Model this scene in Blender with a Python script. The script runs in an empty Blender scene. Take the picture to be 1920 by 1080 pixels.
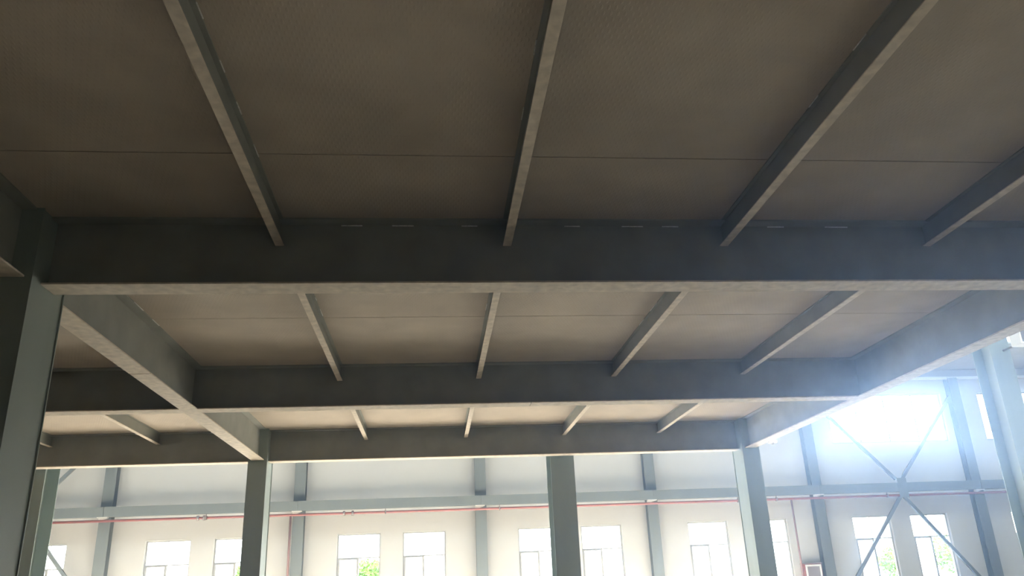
import bpy, bmesh, math, random
from mathutils import Vector, Matrix
random.seed(7)
SC = bpy.context.scene
COL = SC.collection

# ------------------------------------------------------------------ camera
cd = bpy.data.cameras.new('camera')
cam = bpy.data.objects.new('camera', cd); COL.objects.link(cam)
cd.sensor_width = 36.0; cd.lens = 1493.8 / 1920 * 36.0; cd.clip_start = 0.05; cd.clip_end = 500
right = Vector((0.99494975, -0.09220088, -0.03967362))
down = Vector((-0.00464758, 0.35251558, -0.93579441))
fwd = Vector((0.10026664, 0.93125279, 0.35030677))
R = Matrix((right, -down, -fwd)).transposed()
cam.matrix_world = Matrix.Translation((0, 0, 1.6)) @ R.to_4x4()
SC.camera = cam

# ------------------------------------------------------------------ world, lights, exposure
w = bpy.data.worlds.new('overcast_sky'); SC.world = w; w.use_nodes = True
bg = w.node_tree.nodes['Background']
bg.inputs[0].default_value = (0.90, 0.96, 1.0, 1); bg.inputs[1].default_value = 9.6

def area(name, loc, sx, sy, power, col, rot=(0, 0, 0)):
    l = bpy.data.lights.new(name, 'AREA'); l.shape = 'RECTANGLE'; l.size = sx; l.size_y = sy
    l.energy = power; l.color = col
    o = bpy.data.objects.new(name, l); COL.objects.link(o); o.location = loc; o.rotation_euler = rot
    return o
SKY_L = area('skylight_daylight', (-1.5, 24.6, 8.9), 27, 1.4, 6000, (1.0, 0.985, 0.95))
SKY_L.data.spread = math.radians(54)
SIDE_L = area('side_hall_daylight', (17.0, 13.0, 9.4), 5, 8, 150, (1.0, 0.98, 0.95))

sl = bpy.data.lights.new('sun', 'SUN'); sl.energy = 5.0; sl.angle = math.radians(2.0); sl.color = (1.0, 0.98, 0.95)
sun = bpy.data.objects.new('sun', sl); COL.objects.link(sun)
sun.rotation_euler = Vector((0.50672662, 0.84719681, 0.15964238)).to_track_quat('Z', 'Y').to_euler()

vs = SC.view_settings
vs.view_transform = 'Standard'; vs.look = 'None'; vs.gamma = 1.0; vs.exposure = 0.26; vs.use_curve_mapping = False
SC.cycles.use_denoising = True
SC.cycles.max_bounces = 10; SC.cycles.diffuse_bounces = 6; SC.cycles.volume_bounces = 0
SC.cycles.transparent_max_bounces = 12
SC.cycles.sample_clamp_indirect = 6.0

# ------------------------------------------------------------------ materials
def mat(name, col, rough=0.6, metal=0.0, var=0.12, scale=3.0, bump=0.0, bscale=60.0, spec=0.4, streak=False):
    m = bpy.data.materials.new(name); m.use_nodes = True
    nt = m.node_tree; b = nt.nodes['Principled BSDF']
    b.inputs['Roughness'].default_value = rough; b.inputs['Metallic'].default_value = metal
    b.inputs['Specular IOR Level'].default_value = spec
    tc = nt.nodes.new('ShaderNodeTexCoord')
    mp = nt.nodes.new('ShaderNodeMapping')
    if streak: mp.inputs['Scale'].default_value = (1, 1, 0.15)
    n = nt.nodes.new('ShaderNodeTexNoise'); n.inputs['Scale'].default_value = scale; n.inputs['Detail'].default_value = 5
    nt.links.new(tc.outputs['Object'], mp.inputs[0]); nt.links.new(mp.outputs[0], n.inputs['Vector'])
    r = nt.nodes.new('ShaderNodeValToRGB')
    r.color_ramp.elements[0].position = 0.3; r.color_ramp.elements[1].position = 0.7
    r.color_ramp.elements[0].color = tuple(c * (1 - var) for c in col) + (1,)
    r.color_ramp.elements[1].color = tuple(min(1, c * (1 + var)) for c in col) + (1,)
    nt.links.new(n.outputs['Fac'], r.inputs[0]); nt.links.new(r.outputs[0], b.inputs['Base Color'])
    if bump:
        n2 = nt.nodes.new('ShaderNodeTexNoise'); n2.inputs['Scale'].default_value = bscale
        bp = nt.nodes.new('ShaderNodeBump'); bp.inputs['Strength'].default_value = bump; bp.inputs['Distance'].default_value = 0.01
        nt.links.new(tc.outputs['Object'], n2.inputs['Vector']); nt.links.new(n2.outputs['Fac'], bp.inputs['Height'])
        nt.links.new(bp.outputs[0], b.inputs['Normal'])
    return m

M = {}
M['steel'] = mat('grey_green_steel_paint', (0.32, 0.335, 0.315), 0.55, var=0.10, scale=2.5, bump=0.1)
M['flange'] = mat('bounce_lit_steel_paint', (0.78, 0.70, 0.60), 0.6, var=0.16, scale=9, bump=0.15)  # beam paint lightened for undersides: floor bounce put into the colour
M['column'] = mat('column_steel_paint', (0.33, 0.39, 0.375), 0.5, var=0.08, scale=2, streak=True)
M['frame_steel'] = mat('wall_frame_paint', (0.125, 0.145, 0.148), 0.55, var=0.07, scale=2, streak=True)
M['weld'] = mat('bare_weld_metal', (0.85, 0.85, 0.82), 0.4, 0.0, var=0.25, scale=60)
M['wall'] = mat('white_wall_plaster', (0.52, 0.525, 0.51), 0.85, var=0.025, scale=0.6, bump=0.05)
M['side_wall'] = mat('grey_white_wall_paint', (0.30, 0.29, 0.27), 0.85, var=0.04, scale=0.6)
M['floor'] = mat('dusty_tan_concrete', (0.58, 0.53, 0.455), 0.75, var=0.15, scale=0.8, bump=0.1)
M['roof'] = mat('grey_roof_sheet', (0.38, 0.40, 0.42), 0.5, var=0.06)
M['window_frame'] = mat('aluminium_window_frame', (0.40, 0.41, 0.41), 0.45, 0.0, var=0.04)
M['red'] = mat('red_pipe_paint', (0.24, 0.095, 0.09), 0.45, var=0.12)
M['drop'] = mat('dull_red_riser_paint', (0.21, 0.125, 0.115), 0.6, var=0.12)
M['coupling'] = mat('grey_iron_coupling', (0.22, 0.20, 0.20), 0.5, 0.4)
M['white'] = mat('white_enamel', (0.82, 0.82, 0.80), 0.4, var=0.03)
M['glass_door'] = mat('hose_cabinet_glass', (0.22, 0.20, 0.21), 0.15, var=0.08)
M['ground'] = mat('pale_outdoor_concrete', (0.64, 0.63, 0.60), 0.9, var=0.1)
M['leaf'] = mat('bright_green_leaf', (0.20, 0.34, 0.07), 0.6, var=0.35, scale=4)
M['bark'] = mat('brown_bark', (0.16, 0.11, 0.07), 0.9, var=0.3, scale=8)

# chequered deck plate: tan-grey paint with a raised lozenge tread
def deck_mat():
    m = mat('chequered_deck_plate', (0.52, 0.46, 0.39), 0.62, var=0.10, scale=1.3)
    nt = m.node_tree; b = nt.nodes['Principled BSDF']; L = nt.links
    tc = nt.nodes.new('ShaderNodeTexCoord')
    outs = []
    for ang in (45, -45):
        mp = nt.nodes.new('ShaderNodeMapping'); mp.inputs['Rotation'].default_value = (0, 0, math.radians(ang))
        mp.inputs['Scale'].default_value = (26, 11, 1)
        v = nt.nodes.new('ShaderNodeTexVoronoi'); v.inputs['Scale'].default_value = 1; v.inputs['Randomness'].default_value = 0.0
        L.new(tc.outputs['Object'], mp.inputs[0]); L.new(mp.outputs[0], v.inputs['Vector'])
        r = nt.nodes.new('ShaderNodeMapRange'); r.inputs['From Min'].default_value = 0.18; r.inputs['From Max'].default_value = 0.30
        r.inputs['To Min'].default_value = 1; r.inputs['To Max'].default_value = 0
        L.new(v.outputs['Distance'], r.inputs['Value']); outs.append(r)
    mx = nt.nodes.new('ShaderNodeMath'); mx.operation = 'MAXIMUM'
    L.new(outs[0].outputs[0], mx.inputs[0]); L.new(outs[1].outputs[0], mx.inputs[1])
    bp = nt.nodes.new('ShaderNodeBump'); bp.inputs['Strength'].default_value = 0.35; bp.inputs['Distance'].default_value = 0.004
    L.new(mx.outputs[0], bp.inputs['Height']); L.new(bp.outputs[0], b.inputs['Normal'])
    return m
M['deck'] = deck_mat()

def glass_mat(name, tint, film):
    m = bpy.data.materials.new(name); m.use_nodes = True; nt = m.node_tree; nt.nodes.clear()
    out = nt.nodes.new('ShaderNodeOutputMaterial'); tr = nt.nodes.new('ShaderNodeBsdfTransparent'); tr.inputs[0].default_value = tint
    if film:
        o2 = nt.nodes.new('ShaderNodeBsdfTranslucent'); o2.inputs[0].default_value = (0.9, 0.92, 0.92, 1)
        fac = film
        mx = nt.nodes.new('ShaderNodeMixShader'); mx.inputs[0].default_value = fac
    else:
        o2 = nt.nodes.new('ShaderNodeBsdfGlossy'); o2.inputs['Roughness'].default_value = 0.02
        fr = nt.nodes.new('ShaderNodeFresnel'); fr.inputs[0].default_value = 1.4
        mx = nt.nodes.new('ShaderNodeMixShader'); nt.links.new(fr.outputs[0], mx.inputs[0])
    nt.links.new(tr.outputs[0], mx.inputs[1]); nt.links.new(o2.outputs[0], mx.inputs[2]); nt.links.new(mx.outputs[0], out.inputs[0])
    return m
M['glass'] = glass_mat('clear_window_glass', (0.95, 0.97, 0.96, 1), 0)
M['film_glass'] = glass_mat('filmed_window_glass', (0.9, 0.92, 0.92, 1), 0.75)
M['skylight'] = glass_mat('translucent_roof_sheet', (0.35, 0.37, 0.37, 1), 0.6)

# ------------------------------------------------------------------ mesh helpers
def add_box(bm, x0, x1, y0, y1, z0, z1):
    v = [bm.verts.new(p) for p in ((x0, y0, z0), (x1, y0, z0), (x1, y1, z0), (x0, y1, z0), (x0, y0, z1), (x1, y0, z1), (x1, y1, z1), (x0, y1, z1))]
    for f in ((3, 2, 1, 0), (4, 5, 6, 7), (0, 1, 5, 4), (1, 2, 6, 5), (2, 3, 7, 6), (3, 0, 4, 7)):
        bm.faces.new([v[i] for i in f])

def add_tube(bm, a, b, r, n=14):
    a = Vector(a); b = Vector(b); d = (b - a).normalized()
    u = d.orthogonal().normalized(); t = d.cross(u)
    A = [bm.verts.new(a + r * (math.cos(2 * math.pi * i / n) * u + math.sin(2 * math.pi * i / n) * t)) for i in range(n)]
    B = [bm.verts.new(b + r * (math.cos(2 * math.pi * i / n) * u + math.sin(2 * math.pi * i / n) * t)) for i in range(n)]
    for i in range(n):
        f = bm.faces.new((A[i], A[(i + 1) % n], B[(i + 1) % n], B[i])); f.smooth = True
    bm.faces.new(A[::-1]); bm.faces.new(B)

def obj(name, fill, m, parent=None, bev=0.0, loc=None):
    """one mesh object; fill(bm) writes coordinates relative to the parent's (or its own) base point"""
    bm = bmesh.new(); fill(bm)
    bmesh.ops.recalc_face_normals(bm, faces=bm.faces)
    me = bpy.data.meshes.new(name); bm.to_mesh(me); bm.free()
    me.materials.append(m)
    o = bpy.data.objects.new(name, me); COL.objects.link(o)
    if parent: o.parent = parent
    if loc: o.location = loc
    if bev:
        b = o.modifiers.new('bevel', 'BEVEL'); b.width = bev; b.segments = 2; b.limit_method = 'ANGLE'
    return o

def boxes(*bs):
    def f(bm):
        for b in bs: add_box(bm, *b)
    return f

def tag(o, label, cat, group=None, kind=None):
    o['label'] = label; o['category'] = cat
    if group: o['group'] = group
    if kind: o['kind'] = kind
    return o

def thing(name, label, cat, loc, group=None):
    o = bpy.data.objects.new(name, None); COL.objects.link(o); o.location = loc; o.empty_display_size = 0.2
    return tag(o, label, cat, group)

def struct(name, fill, m, label=None, parent=None, bev=0):
    o = obj(name, fill, m, parent, bev)
    if not parent: o['kind'] = 'structure'
    if label: o['label'] = label
    return o

# ------------------------------------------------------------------ layout numbers (metres)
YB = (2.13, 8.23, 14.31, 20.40)      # cross beam lines
XG = (-4.22, 8.17)                   # girder lines
XL = -15.4                           # deck edge by the end wall
Z0, Z1 = 4.70, 5.47                  # beam soffit / deck soffit
ZJ = 5.20                            # joist soffit
FW = 0.16                            # half flange width
CW, CD = 0.225, 0.37                 # half column width, depth
WX = [-15.37, -10.57, -4.43, 1.63, 7.58, 13.61, 19.68, 25.75, 31.8]   # wall posts
WY = 28.20                           # inner face of the window wall

# ------------------------------------------------------------------ setting
struct('floor', boxes((-15.6, 32.2, -10, 28.5, -0.2, 0)), M['floor'], 'dusty tan concrete floor slab')
win = []   # (x0, x1)
for i, x in enumerate(WX[:-1]):
    if i == 0: win += [(x + 0.75, x + 2.1), (x + 2.6, x + 3.61)]
    else: win += [(x + 1.26, x + 2.69), (x + 3.43, x + 4.86)]
ZW0, ZW1, ZTR = 1.0, 3.45, 2.69
rib = [(a + 1.05, b - (1.9 if b < 14 else 0.45)) for a, b in zip(WX[:-1], WX[1:])]
ZR0, ZR1 = 6.03, 7.85
def wall_fill(bm):
    y0, y1 = WY, WY + 0.28
    xa, xb = -15.6, 32.2
    for z0, z1 in ((0, ZW0), (ZW1, ZR0), (ZR1, 8.75)): add_box(bm, xa, xb, y0, y1, z0, z1)
    for op, z0, z1 in ((win, ZW0, ZW1), (rib, ZR0, ZR1)):
        px = xa
        for a, b in op: add_box(bm, px, a, y0, y1, z0, z1); px = b
        add_box(bm, px, xb, y0, y1, z0, z1)
struct('wall_back', wall_fill, M['wall'], 'white plastered wall with rows of tall windows')
struct('wall_left', boxes((-15.88, -15.6, -10, 28.48, 0, 11.5)), M['side_wall'], 'pale end wall')
struct('wall_right', boxes((32.2, 32.48, -10, 28.48, 0, 11.5)), M['side_wall'], 'pale far end wall')
struct('wall_front', boxes((-15.6, 32.2, -10.28, -10, 0, 12.5)), M['side_wall'], 'pale wall behind the camera')

# pitched roof rising from the window wall, with open skylight bands
def zr(y): return 8.75 + (28.5 - y) * 0.06
def roof_strip(bm, x0, x1, y0, y1, t=0.12, dz=0.0):
    v = [bm.verts.new(p) for p in ((x0, y0, zr(y0) + dz), (x1, y0, zr(y0) + dz), (x1, y1, zr(y1) + dz), (x0, y1, zr(y1) + dz),
                                   (x0, y0, zr(y0) + t + dz), (x1, y0, zr(y0) + t + dz), (x1, y1, zr(y1) + t + dz), (x0, y1, zr(y1) + t + dz))]
    for f in ((3, 2, 1, 0), (4, 5, 6, 7), (0, 1, 5, 4), (1, 2, 6, 5), (2, 3, 7, 6), (3, 0, 4, 7)): bm.faces.new([v[i] for i in f])
def roof_fill(bm):
    roof_strip(bm, -15.9, 32.5, 25.3, 28.6)
    roof_strip(bm, -15.9, 32.5, 17.5, 23.8)
    roof_strip(bm, -15.9, 14.0, -10.3, 17.5)
    roof_strip(bm, 20.0, 32.5, -10.3, 17.5)
    roof_strip(bm, 14.0, 20.0, -10.3, 8.5)
struct('ceiling', roof_fill, M['roof'], 'grey sheet roof high above the hall')
roof = bpy.data.objects['ceiling']
for k in range(16):
    x0 = -15.9 + k * 3.025
    obj('skylight_panel', lambda bm: roof_strip(bm, x0, x0 + 3.0, 23.8, 25.3, 0.02, 0.05), M['skylight'], roof)
for k in range(2):
    x0 = 14.0 + k * 3.0
    obj('skylight_panel', lambda bm: roof_strip(bm, x0, x0 + 2.98, 8.5, 17.5, 0.02, 0.05), M['skylight'], roof)
struct('trim_1', boxes((-15.6, 32.2, WY - 0.14, WY, 8.36, 8.42), (-15.6, 32.2, WY - 0.02, WY, 8.42, 8.48)), M['white'], 'white eave trim under the roof')

# windows of the long wall: frame, transom light, mullion, a casement and a fixed pane
def window(idx, x0, x1, z0, z1, ztr):
    f = 0.045; y0, y1 = WY + 0.10, WY + 0.16
    def fr(bm):
        add_box(bm, x0, x0 + f, y0, y1, z0, z1); add_box(bm, x1 - f, x1, y0, y1, z0, z1)
        add_box(bm, x0 + f, x1 - f, y0, y1, z0, z0 + f); add_box(bm, x0 + f, x1 - f, y0, y1, z1 - f, z1)
    w_ = struct('window_%d' % idx, fr, M['window_frame'])
    w_['label'] = 'tall white-framed window glowing with daylight'
    xm = (x0 + x1) / 2 - 0.02
    obj('transom_bar', boxes((x0 + f, x1 - f, y0, y1, ztr - 0.03, ztr + 0.01)), M['window_frame'], w_)
    obj('mullion', boxes((xm - 0.022, xm + 0.022, y0, y1, z0 + f, ztr - 0.03)), M['window_frame'], w_)
    obj('glazing_bar', boxes((xm - 0.010, xm + 0.010, y0 + .02, y1 - .01, ztr + 0.01, z1 - f)), M['window_frame'], w_)
    sf = 0.05
    def sash(bm):
        a, b, c, d = x0 + f, xm - 0.022, z0 + f, ztr - 0.03
        add_box(bm, a, a + sf, y0 - 0.02, y0 + 0.035, c, d); add_box(bm, b - sf * .6, b, y0 - 0.02, y0 + 0.035, c, d)
        add_box(bm, a + sf, b - sf * .6, y0 - 0.02, y0 + 0.035, c, c + sf); add_box(bm, a + sf, b - sf * .6, y0 - 0.02, y0 + 0.035, d - sf * .6, d)
    s = obj('casement_sash', sash, M['window_frame'], w_)
    obj('pane', boxes((x0 + f + sf, xm - 0.022 - sf * .6, y0 + 0.005, y0 + 0.011, z0 + f + sf, ztr - 0.03 - sf * .6)), M['film_glass'], s)
    obj('pane', boxes((xm + 0.022, x1 - f, y0 + 0.03, y0 + 0.036, z0 + f, ztr - 0.03)), M['glass'], w_)
    obj('pane', boxes((x0 + f, xm - 0.010, y0 + 0.03, y0 + 0.036, ztr + 0.01, z1 - f)), M['glass'], w_)
    obj('pane', boxes((xm + 0.010, x1 - f, y0 + 0.03, y0 + 0.036, ztr + 0.01, z1 - f)), M['glass'], w_)
n = 0
for a, b in win:
    n += 1; window(n, a, b, ZW0, ZW1, ZTR)
for a, b in rib:     # high ribbon windows
    n += 1; f = 0.06; y0, y1 = WY + 0.08, WY + 0.16
    def fr(bm):
        add_box(bm, a, a + f, y0, y1, ZR0, ZR1); add_box(bm, b - f, b, y0, y1, ZR0, ZR1)
        add_box(bm, a + f, b - f, y0, y1, ZR0, ZR0 + f); add_box(bm, a + f, b - f, y0, y1, ZR1 - f, ZR1)
    w_ = struct('window_%d' % n, fr, M['window_frame'], 'high ribbon window under the eaves, blazing white')
    q = (b - a) / 4
    for k in range(1, 4): obj('mullion', boxes((a + k * q - .02, a + k * q + .02, y0, y1, ZR0 + f, ZR1 - f)), M['window_frame'], w_)
    for k in range(4):
        l_ = a + k * q + (f if k == 0 else .02); r_ = a + (k + 1) * q - (f if k == 3 else .02)
        obj('pane', boxes((l_, r_, y0 + .03, y0 + .036, ZR0 + f, ZR1 - f)), M['glass'], w_)

# outside
struct('ground', boxes((-80, 110, 28.5, 160, -0.25, -0.05)), M['ground'], 'pale paving outside the windows')
def tree(x, y, h, r, label):
    t = thing('young_tree', label, 'tree', (x, y, -0.05), 'young trees outside the windows')
    obj('trunk', lambda bm: (add_tube(bm, (0, 0, 0), (0.03, 0, h * .55), .07, 8), add_tube(bm, (0.03, 0, h * .5), (-.2, .1, h * .8), .035, 6), add_tube(bm, (0.03, 0, h * .45), (.3, -.1, h * .78), .035, 6)), M['bark'], t)
    def leaves(bm):
        for i in range(1500):
            while True:
                p = Vector((random.uniform(-1, 1), random.uniform(-1, 1), random.uniform(-1, 1)))
                if 0.25 < p.length < 1: break
            c = Vector((p.x * r, p.y * r, h * .68 + p.z * h * .32)); c += Vector((math.sin(c.z * 5) * .12, 0, 0))
            u = Vector((random.gauss(0, 1), random.gauss(0, 1), random.gauss(0, 1))).normalized(); v = u.orthogonal().normalized()
            s = random.uniform(.06, .11)
            vs_ = [bm.verts.new(c + q_) for q_ in (u * s * 1.4, v * s * .6, -u * s * 1.4, -v * s * .6)]
            bm.faces.new(vs_)
    f = obj('foliage', leaves, M['leaf'], t); f['kind'] = 'stuff'
tree(-8.6, 41.0, 3.3, 1.0, 'bright green young tree outside the second window from the end wall')
tree(-3.15, 42.0, 3.2, 0.95, 'bright green young tree outside, seen in the window just past the pipe drop')
tree(24.3, 42.0, 3.0, 1.1, 'bright green young tree seen low through the crossed braces, window nearer the hose cabinet')
tree(27.6, 42.5, 3.5, 1.3, 'taller green young tree seen through the farther window under the crossed braces')

# ------------------------------------------------------------------ mezzanine steel
def i_x(name, label, cat, x0, x1, y, z0, z1, hw, ft, wt, group, mw, mf, splices=(), beads=(), cope=(0, 0)):
    """I-section running along X; base point at its low end"""
    t = thing(name, label, cat, (x0, y, z0), group)
    L = x1 - x0; H = z1 - z0
    obj('web', boxes((0, L, -wt, wt, ft, H - ft)), mw, t)
    c0, c1 = cope
    obj('top_flange', boxes((c0, L - c1, -hw, hw, H - ft, H)), mw, t)
    cuts = [c0] + [s - x0 for s in splices] + [L - c1]
    for i in range(len(cuts) - 1):
        a = cuts[i] + (0.006 if i else 0); b = cuts[i + 1] - (0.006 if i < len(cuts) - 2 else 0)
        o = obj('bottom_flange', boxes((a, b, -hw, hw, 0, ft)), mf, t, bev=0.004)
    for (bx, ln, s) in beads:
        obj('weld_bead', lambda bm: add_tube(bm, (bx - x0, -wt - .008, H - ft - .006), (bx - x0 + ln, -wt - .008, H - ft - .006), .007, 6), M['weld'], t)
    return t

def i_y(name, label, cat, x, y0, y1, z0, z1, hw, ft, wt, group, mw, mf, splices=(), beads=(), notch=0):
    t = thing(name, label, cat, (x, y0, z0), group)
    L = y1 - y0; H = z1 - z0
    if notch:   # joist ends coped to slide under the beam's top flange
        obj('web', boxes((-wt, wt, notch, L - notch, ft, H - ft), (-wt, wt, 0, notch, ft, H - .022), (-wt, wt, L - notch, L, ft, H - .022)), mw, t)
    else:
        obj('web', boxes((-wt, wt, 0, L, ft, H - ft)), mw, t)
    obj('top_flange', boxes((-hw, hw, notch, L - notch, H - ft, H)), mw, t)
    cuts = [0] + [s - y0 for s in splices] + [L]
    for i in range(len(cuts) - 1):
        a = cuts[i] + (0.014 if i else 0); b = cuts[i + 1] - (0.014 if i < len(cuts) - 2 else 0)
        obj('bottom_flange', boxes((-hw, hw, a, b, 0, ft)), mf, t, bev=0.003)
    for (by, ln, s) in beads:
        obj('weld_bead', lambda bm: add_tube(bm, (s * (hw + .004), by - y0, H - .008), (s * (hw + .004), by - y0 + ln, H - .008), .006, 6), M['weld'], t)
    return t

# cross beams
G1 = 'cross beams of the mezzanine'
B1 = [(-1.0, .23, 0), (-.44, .24, 0), (.34, .18, 0), (1.52, .18, 0), (2.19, .25, 0), (2.67, .19, 0), (3.94, .2, 0), (4.65, .28, 0)]
spans = [('overhead in front, its soffit the widest pale stripe', 1), ('halfway to the windows', 2), ('at the mezzanine edge facing the windows', 3), ('directly above the camera', 0)]
for txt, k in spans:
    y = YB[k]; odd = k in (1, 3)
    xa = XG[0] + (CW - .016 if odd else 0.008); xb = XG[1] - (CW - .016 if odd else 0.008)
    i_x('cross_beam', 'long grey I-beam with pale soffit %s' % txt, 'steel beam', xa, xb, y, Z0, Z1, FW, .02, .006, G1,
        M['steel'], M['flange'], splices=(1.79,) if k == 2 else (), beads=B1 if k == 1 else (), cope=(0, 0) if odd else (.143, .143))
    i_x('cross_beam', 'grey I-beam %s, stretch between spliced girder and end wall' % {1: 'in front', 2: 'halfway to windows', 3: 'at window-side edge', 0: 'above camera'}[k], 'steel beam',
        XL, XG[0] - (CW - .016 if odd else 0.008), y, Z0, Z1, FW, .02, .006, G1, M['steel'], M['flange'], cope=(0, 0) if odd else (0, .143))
# girders
GG = 'main girders of the mezzanine'
gy0, gy1 = YB[1] + CD, YB[3] - CD
def girder(x, y0, y1, label, spl=(), beads=()):
    segs = [y0] + [b for b in YB if y0 < b < y1] + [y1]
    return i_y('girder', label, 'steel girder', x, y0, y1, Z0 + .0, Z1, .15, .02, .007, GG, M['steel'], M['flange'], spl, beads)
# cross beams at the girder crossings butt the girder: trim their flanges by starting at the girder edge
girder(XG[0], gy0, gy1, 'grey girder with a spliced pale soffit running from the dark column to the farther column', (11.71,), [(10.74, .36, 1), (11.5, .3, 1)])
girder(XG[1], gy0, gy1, 'hazy blue-grey girder along the open mezzanine edge, lit by the glare')
girder(XG[0], -3.6, YB[1] - CD, 'dark girder whose soffit corner meets the near column top')
girder(XG[1], -3.6, YB[1] - CD, 'open-edge girder above the camera side')

# joists
JX = [-1.66, 0.85, 3.38, 5.88]
JL = [-6.70, -9.22, -11.7]
bay = [('in the overhead bay', YB[0], YB[1]), ('in the middle bay', YB[1], YB[2]), ('in the bay by the windows', YB[2], YB[3])]
ordn = ['first', 'second', 'third', 'fourth']
WELD = {(0, 0): [(4.63, .17, 1), (5.28, .15, 1), (5.84, .18, 1), (6.52, .22, 1)], (0, 1): [(4.93, .19, -1), (5.84, .2, -1)],
        (0, 2): [(4.76, .2, -1), (5.58, .18, -1)], (1, 0): [(10.6, .12, 1), (11.1, .3, 1)], (1, 1): [(10.9, .3, -1)], (1, 2): [(10.9, .4, -1), (11.7, .3, -1)]}
for bi, (bt, ya, yb) in enumerate(bay):
    for ji, x in enumerate(JX):
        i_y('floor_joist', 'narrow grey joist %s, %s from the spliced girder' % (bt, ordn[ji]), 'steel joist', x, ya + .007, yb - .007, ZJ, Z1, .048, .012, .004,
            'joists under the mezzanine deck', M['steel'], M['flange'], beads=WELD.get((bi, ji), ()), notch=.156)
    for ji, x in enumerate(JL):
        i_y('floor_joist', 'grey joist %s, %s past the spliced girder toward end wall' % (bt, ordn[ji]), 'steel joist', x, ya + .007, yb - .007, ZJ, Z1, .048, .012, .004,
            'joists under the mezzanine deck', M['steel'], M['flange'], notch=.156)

# deck of chequered plates
deck = thing('mezzanine_deck', 'mezzanine deck of chequered steel plates resting on the joists and beams', 'floor deck', (0, 0, Z1))
dx = sorted([XL, XL + 1.2] + JL + [XG[0]] + JX + [XG[1] + .15])
dy = [-4.0, -2.9, 1.9, 6.7, 11.52, 16.34, 20.56]
cache = {}
for i in range(len(dx) - 1):
    for j in range(len(dy) - 1):
        a, b, c, d = dx[i], dx[i + 1], dy[j], dy[j + 1]
        o = obj('deck_plate', boxes((a + .003, b - .003, c + .007, d - .007, 0.0, 0.008)), M['deck'], deck)
        o.location.z = random.uniform(0, .002)
# thin unseen slab added above so no light leaks between plates
obj('light_seal_slab', boxes((XL, XG[1] + .15, -4.0, 20.56, .012, .07)), M['steel'], deck)

# built-up box columns of the mezzanine
def box_column(x, y, label, ztop=Z1):
    t = thing('box_column', label, 'steel column', (x, y, 0), 'box columns carrying the mezzanine')
    obj('flange_plate', boxes((-CW, CW, -CD, -CD + .016, .03, ztop)), M['column'], t)
    obj('flange_plate', boxes((-CW, CW, CD - .016, CD, .03, ztop)), M['column'], t)
    obj('web_plate', boxes((-CW + .016, -CW + .032, -CD + .016, CD - .016, .03, ztop)), M['column'], t)
    obj('web_plate', boxes((CW - .032, CW - .016, -CD + .016, CD - .016, .03, ztop)), M['column'], t)
    obj('base_plate', boxes((-CW - .12, CW + .12, -CD - .12, CD + .12, 0, .03)), M['column'], t)
box_column(XG[0], YB[1], 'very dark column filling the edge of view below the near beam end')
box_column(XG[0], YB[3], 'grey-green column at the far end of the spliced girder')
box_column(XG[1], YB[3], 'blue-grey column at the corner of the open-edge girder beside the hose cabinet')
box_column(XG[1], YB[1], 'column carrying the near end of the open-edge girder')

# tall H columns of the hall behind the mezzanine edge
def hall_column(x, y, label):
    t = thing('hall_column', label, 'steel column', (x, y, 0), 'tall hall columns behind the mezzanine')
    z1 = zr(y + .4) - .01
    obj('flange_plate', boxes((-.31, .31, 0, .022, .03, z1)), M['column'], t, bev=.002)
    obj('flange_plate', boxes((-.31, .31, .76, .782, .03, z1)), M['column'], t, bev=.002)
    obj('web_plate', boxes((-.008, .008, .022, .76, .03, z1)), M['column'], t)
    obj('base_plate', boxes((-.42, .42, -.1, .88, 0, .03)), M['column'], t)
hall_column(-9.73, 20.8, 'tall H-shaped grey column beside the very dark near column, behind the mezzanine edge')
hall_column(3.36, 20.8, 'wide grey column standing behind the middle of the mezzanine edge beam')
hall_column(16.35, 20.8, 'tall hazy blue-grey column past the open side, beyond the glare')

# wall posts (H sections) against the window wall
PG = 'posts along the window wall'
post_lab = ['wall post in the end-wall corner', 'wall post between the tall H column and the grey-green column', 'wall post carrying the thin vertical red pipe just past the grey-green column',
            'wall post just before the wide middle column', 'wall post between the wide middle column and the corner column',
            'wall post between hose cabinet and crossed braces', 'wall post on the far side of the crossed braces', 'wall post one bay beyond the hazy tall column', 'wall post in the far end corner']
for x, lb in zip(WX, post_lab):
    t = thing('wall_post', 'slim grey ' + lb, 'steel post', (x, 27.90, 0), PG)
    hw = .185
    obj('flange_plate', boxes((-hw, hw, 0, .014, 0, 8.36)), M['frame_steel'], t)
    obj('flange_plate', boxes((-hw, hw, .286, .30, 0, 8.36)), M['frame_steel'], t)
    obj('web_plate', boxes((-.006, .006, .014, .286, 0, 8.36)), M['frame_steel'], t)
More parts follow.
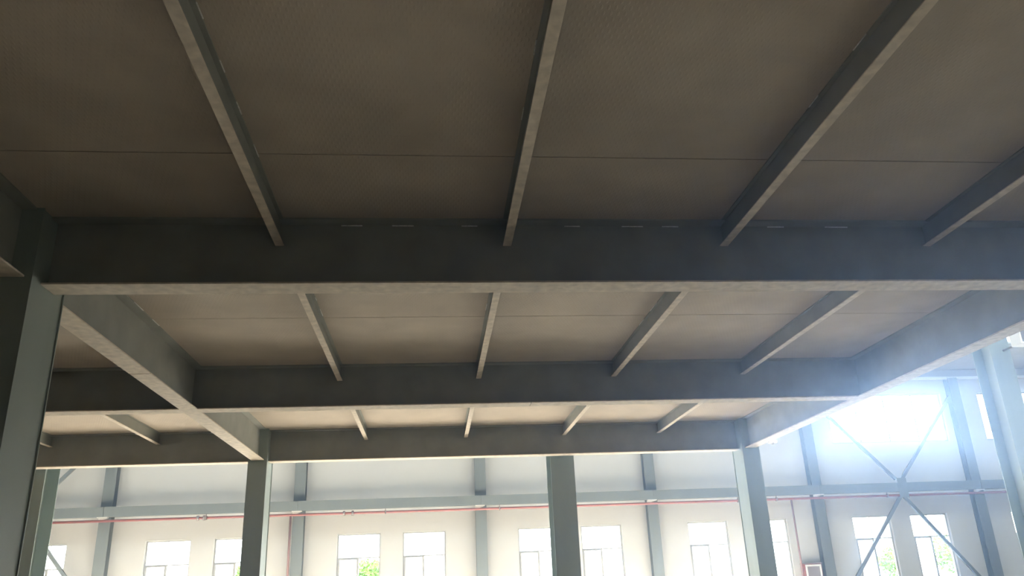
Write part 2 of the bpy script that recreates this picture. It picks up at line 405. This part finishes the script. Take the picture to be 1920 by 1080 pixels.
# tie beam in bay lengths along the posts
TY0, TY1, TZ0, TZ1 = 27.70, 27.90, 4.21, 4.52
tie_lab = ['ending at the end wall', 'behind the tall H column and grey-green column', 'between the red pipe drop and the wide middle column', 'crossing behind the wide middle column',
           'reaching the corner column and hose pipe drop', 'through the centre of the crossed braces', 'behind the hazy tall column', 'ending at the far end wall']
for k in range(len(WX) - 1):
    a, b = WX[k] + .004, WX[k + 1] - .004
    t = thing('tie_beam', 'grey horizontal tie beam, length %s' % tie_lab[k], 'tie beam', (a, TY0, TZ0), 'tie beam lengths along the window wall')
    L = b - a
    obj('front_channel', boxes((0, L, 0, .010, 0, .31), (0, L, .010, .19, 0, .010), (0, L, .010, .19, .30, .31)), M['frame_steel'], t, bev=.002)
    obj('back_plate', boxes((0, L, .19, .20, 0, .31)), M['frame_steel'], t)
for k, x in enumerate(WX[1:-1]):
    t = thing('gusset_bracket', 'white bracket under tie beam, %s' % post_lab[k + 1].replace('wall post', 'post').replace('carrying the thin vertical red pipe just past the', 'by the red riser, past the').replace('the tall H column and the grey-green column', 'tall H column and grey-green column').replace('the wide middle column and the corner column','wide middle and corner columns'), 'bracket', (x, 27.90, TZ0), 'white brackets under the tie beam')
    def g(bm):
        add_box(bm, -.20, .12, -.17, -.01, -.03, -.001)
        v = [bm.verts.new(p) for p in ((-.2, -.012, -.03), (.1, -.012, -.03), (-.2, -.012, -.12), (-.2, -.001, -.03), (.1, -.001, -.03), (-.2, -.001, -.12))]
        for f_ in ((0, 1, 2), (5, 4, 3), (0, 3, 4, 1), (1, 4, 5, 2), (2, 5, 3, 0)): bm.faces.new([v[q] for q in f_])
    obj('plate', g, M['white'], t)

# crossed braces
def diagonal(bm, a, b, hw=.055, hd=.04):
    a = Vector(a); b = Vector(b); d = (b - a).normalized(); s = Vector((0, 1, 0)); u = d.cross(s).normalized()
    vv = []
    for p in (a, b):
        for su, sv in ((-1, -1), (1, -1), (1, 1), (-1, 1)): vv.append(bm.verts.new(p + u * hw * su + s * hd * sv))
    for f_ in ((0, 1, 2, 3), (7, 6, 5, 4), (0, 4, 5, 1), (1, 5, 6, 2), (2, 6, 7, 3), (3, 7, 4, 0)): bm.faces.new([vv[i] for i in f_])
def cross_brace(xa, xb, label):
    xm = (xa + xb) / 2 + .05; Y = 27.98
    t = thing('cross_brace', label, 'brace', (xm, Y, TZ0), 'crossed wall braces')
    o = TZ0
    hl = xb - xm - .22; hr = hl
    kk = 2.9
    for sx in (-1, 1):
        obj('diagonal', lambda bm: diagonal(bm, (sx * .12, -.12, .45), (sx * (hl), 0, .36 + hl * 1.12)), M['frame_steel'], t)
        obj('diagonal', lambda bm: diagonal(bm, (sx * .06, -.12, -.15), (sx * (hl), 0, -.1 - hl * 1.24)), M['frame_steel'], t)
    obj('gusset_plate', boxes((-.17, .17, -.295, -.285, -.22, .47)), M['frame_steel'], t)
cross_brace(WX[5], WX[6], 'thin grey crossed braces in the glare, meeting at the tie beam')
cross_brace(WX[0], WX[1], 'crossed braces by the end wall, only one diagonal tip showing beside the tall H column')

# red fire pipe along the wall
PY, PZ = 27.78, 4.085
p = thing('fire_pipe', 'thin red horizontal fire pipe running just under the tie beam', 'pipe', (0, PY, PZ))
obj('pipe_run', lambda bm: add_tube(bm, (-15.5, 0, 0), (32, 0, 0), .040), M['red'], p)
for x in (-7.62, -7.42, -2.93, -2.65):
    obj('coupling', lambda bm: add_tube(bm, (x - .035, 0, 0), (x + .035, 0, 0), .078), M['coupling'], p)
for x in (-7.36, -1.57, 4.7, 12.0, 2.25, 10.6, -13.5, 16.1, 22.1):
    obj('hanger', lambda bm: (add_box(bm, x - .012, x + .012, -.012, .012, .05, .12), add_box(bm, x - .02, x + .02, -.055, .055, -.06, .06)), M['coupling'], p)
d1 = thing('pipe_drop', 'thin dull red vertical pipe beside the post past the grey-green column', 'pipe', (-4.66, 27.78, 0))
obj('riser', lambda bm: add_tube(bm, (0, 0, 0.0), (0, 0, PZ - .04), .035), M['drop'], d1)
d2 = thing('pipe_drop', 'thin dull red vertical pipe feeding the hose cabinet', 'pipe', (12.53, 27.78, 0))
obj('riser', lambda bm: add_tube(bm, (0, 0, 0.0), (0, 0, PZ - .04), .032), M['drop'], d2)
# hose cabinet
c = thing('hose_cabinet', 'red-framed fire hose cabinet with grey glass door on the wall below the pipe drop', 'cabinet', (13.02, WY, 0.9))
obj('cabinet_body', boxes((-.31, .31, -.24, 0, 0, 1.02)), M['red'], c, bev=.006)
dr = obj('door', boxes((-.28, -.22, -.262, -.241, .03, .99), (.22, .28, -.262, -.241, .03, .99), (-.22, .22, -.262, -.241, .03, .09), (-.22, .22, -.262, -.241, .93, .99)), M['white'], c)
obj('glass_panel', boxes((-.22, .22, -.252, -.244, .09, .93)), M['glass_door'], dr)
obj('handle', boxes((.235, .255, -.285, -.262, .45, .6)), M['coupling'], dr)
obj('hood', boxes((-.36, .33, -.30, 0, 1.02, 1.05)), M['coupling'], c)
# floodlight on the hazy hall column
fl = thing('floodlight', 'white box floodlight on an arm at the upper part of the hazy tall column', 'light fixture', (16.45, 20.8, 7.42))
obj('bracket_arm', lambda bm: add_tube(bm, (0, -1.1, 0), (0, 0, 0), .03), M['coupling'], fl)
obj('housing', boxes((-.6, .05, -1.5, -1.1, -.22, .22)), M['white'], fl, bev=.015)
obj('lens', boxes((-.55, 0, -1.51, -1.5, -.17, .17)), M['glass_door'], fl)
# small lamp on the open-edge girder
sm = thing('girder_lamp', 'tiny sunlit white lamp clipped under the open-edge girder near the corner column', 'light fixture', (8.30, 19.05, Z0))
obj('housing', lambda bm: (add_box(bm, -.05, .05, -.06, .06, -.05, 0), add_tube(bm, (0, 0, -.05), (.03, -.10, -.08), .03, 10)), M['white'], sm)
em = bpy.data.materials.new('sunlit_lens_glow'); em.use_nodes = True
em.node_tree.nodes['Principled BSDF'].inputs['Emission Color'].default_value = (1, 1, 1, 1)
em.node_tree.nodes['Principled BSDF'].inputs['Emission Strength'].default_value = 4  # emission stands in for sunlight on the small white fitting
obj('lamp_lens', boxes((-.05, .05, -.075, -.06, -.06, -.005), (.05, .13, -.075, -.02, -.05, .0)), em, sm)

# ------------------------------------------------------------------ blue-tinted haze added to stand in for lens glare
def haze():
    m = bpy.data.materials.new('glare_haze_scatter'); m.use_nodes = True; nt = m.node_tree; nt.nodes.clear()
    out = nt.nodes.new('ShaderNodeOutputMaterial'); v = nt.nodes.new('ShaderNodeVolumeScatter')
    v.inputs['Color'].default_value = (0.36, 0.56, 1.0, 1); v.inputs['Density'].default_value = 0.0050; v.inputs['Anisotropy'].default_value = 0.76
    nt.links.new(v.outputs[0], out.inputs['Volume'])
    o = obj('glare_haze', boxes((-15.59, 32.19, -9.99, 28.15, 0.01, 8.7)), m)
    tag(o, 'thin bluish haze added in the hall air as lens glare', 'haze', kind='stuff')
haze()
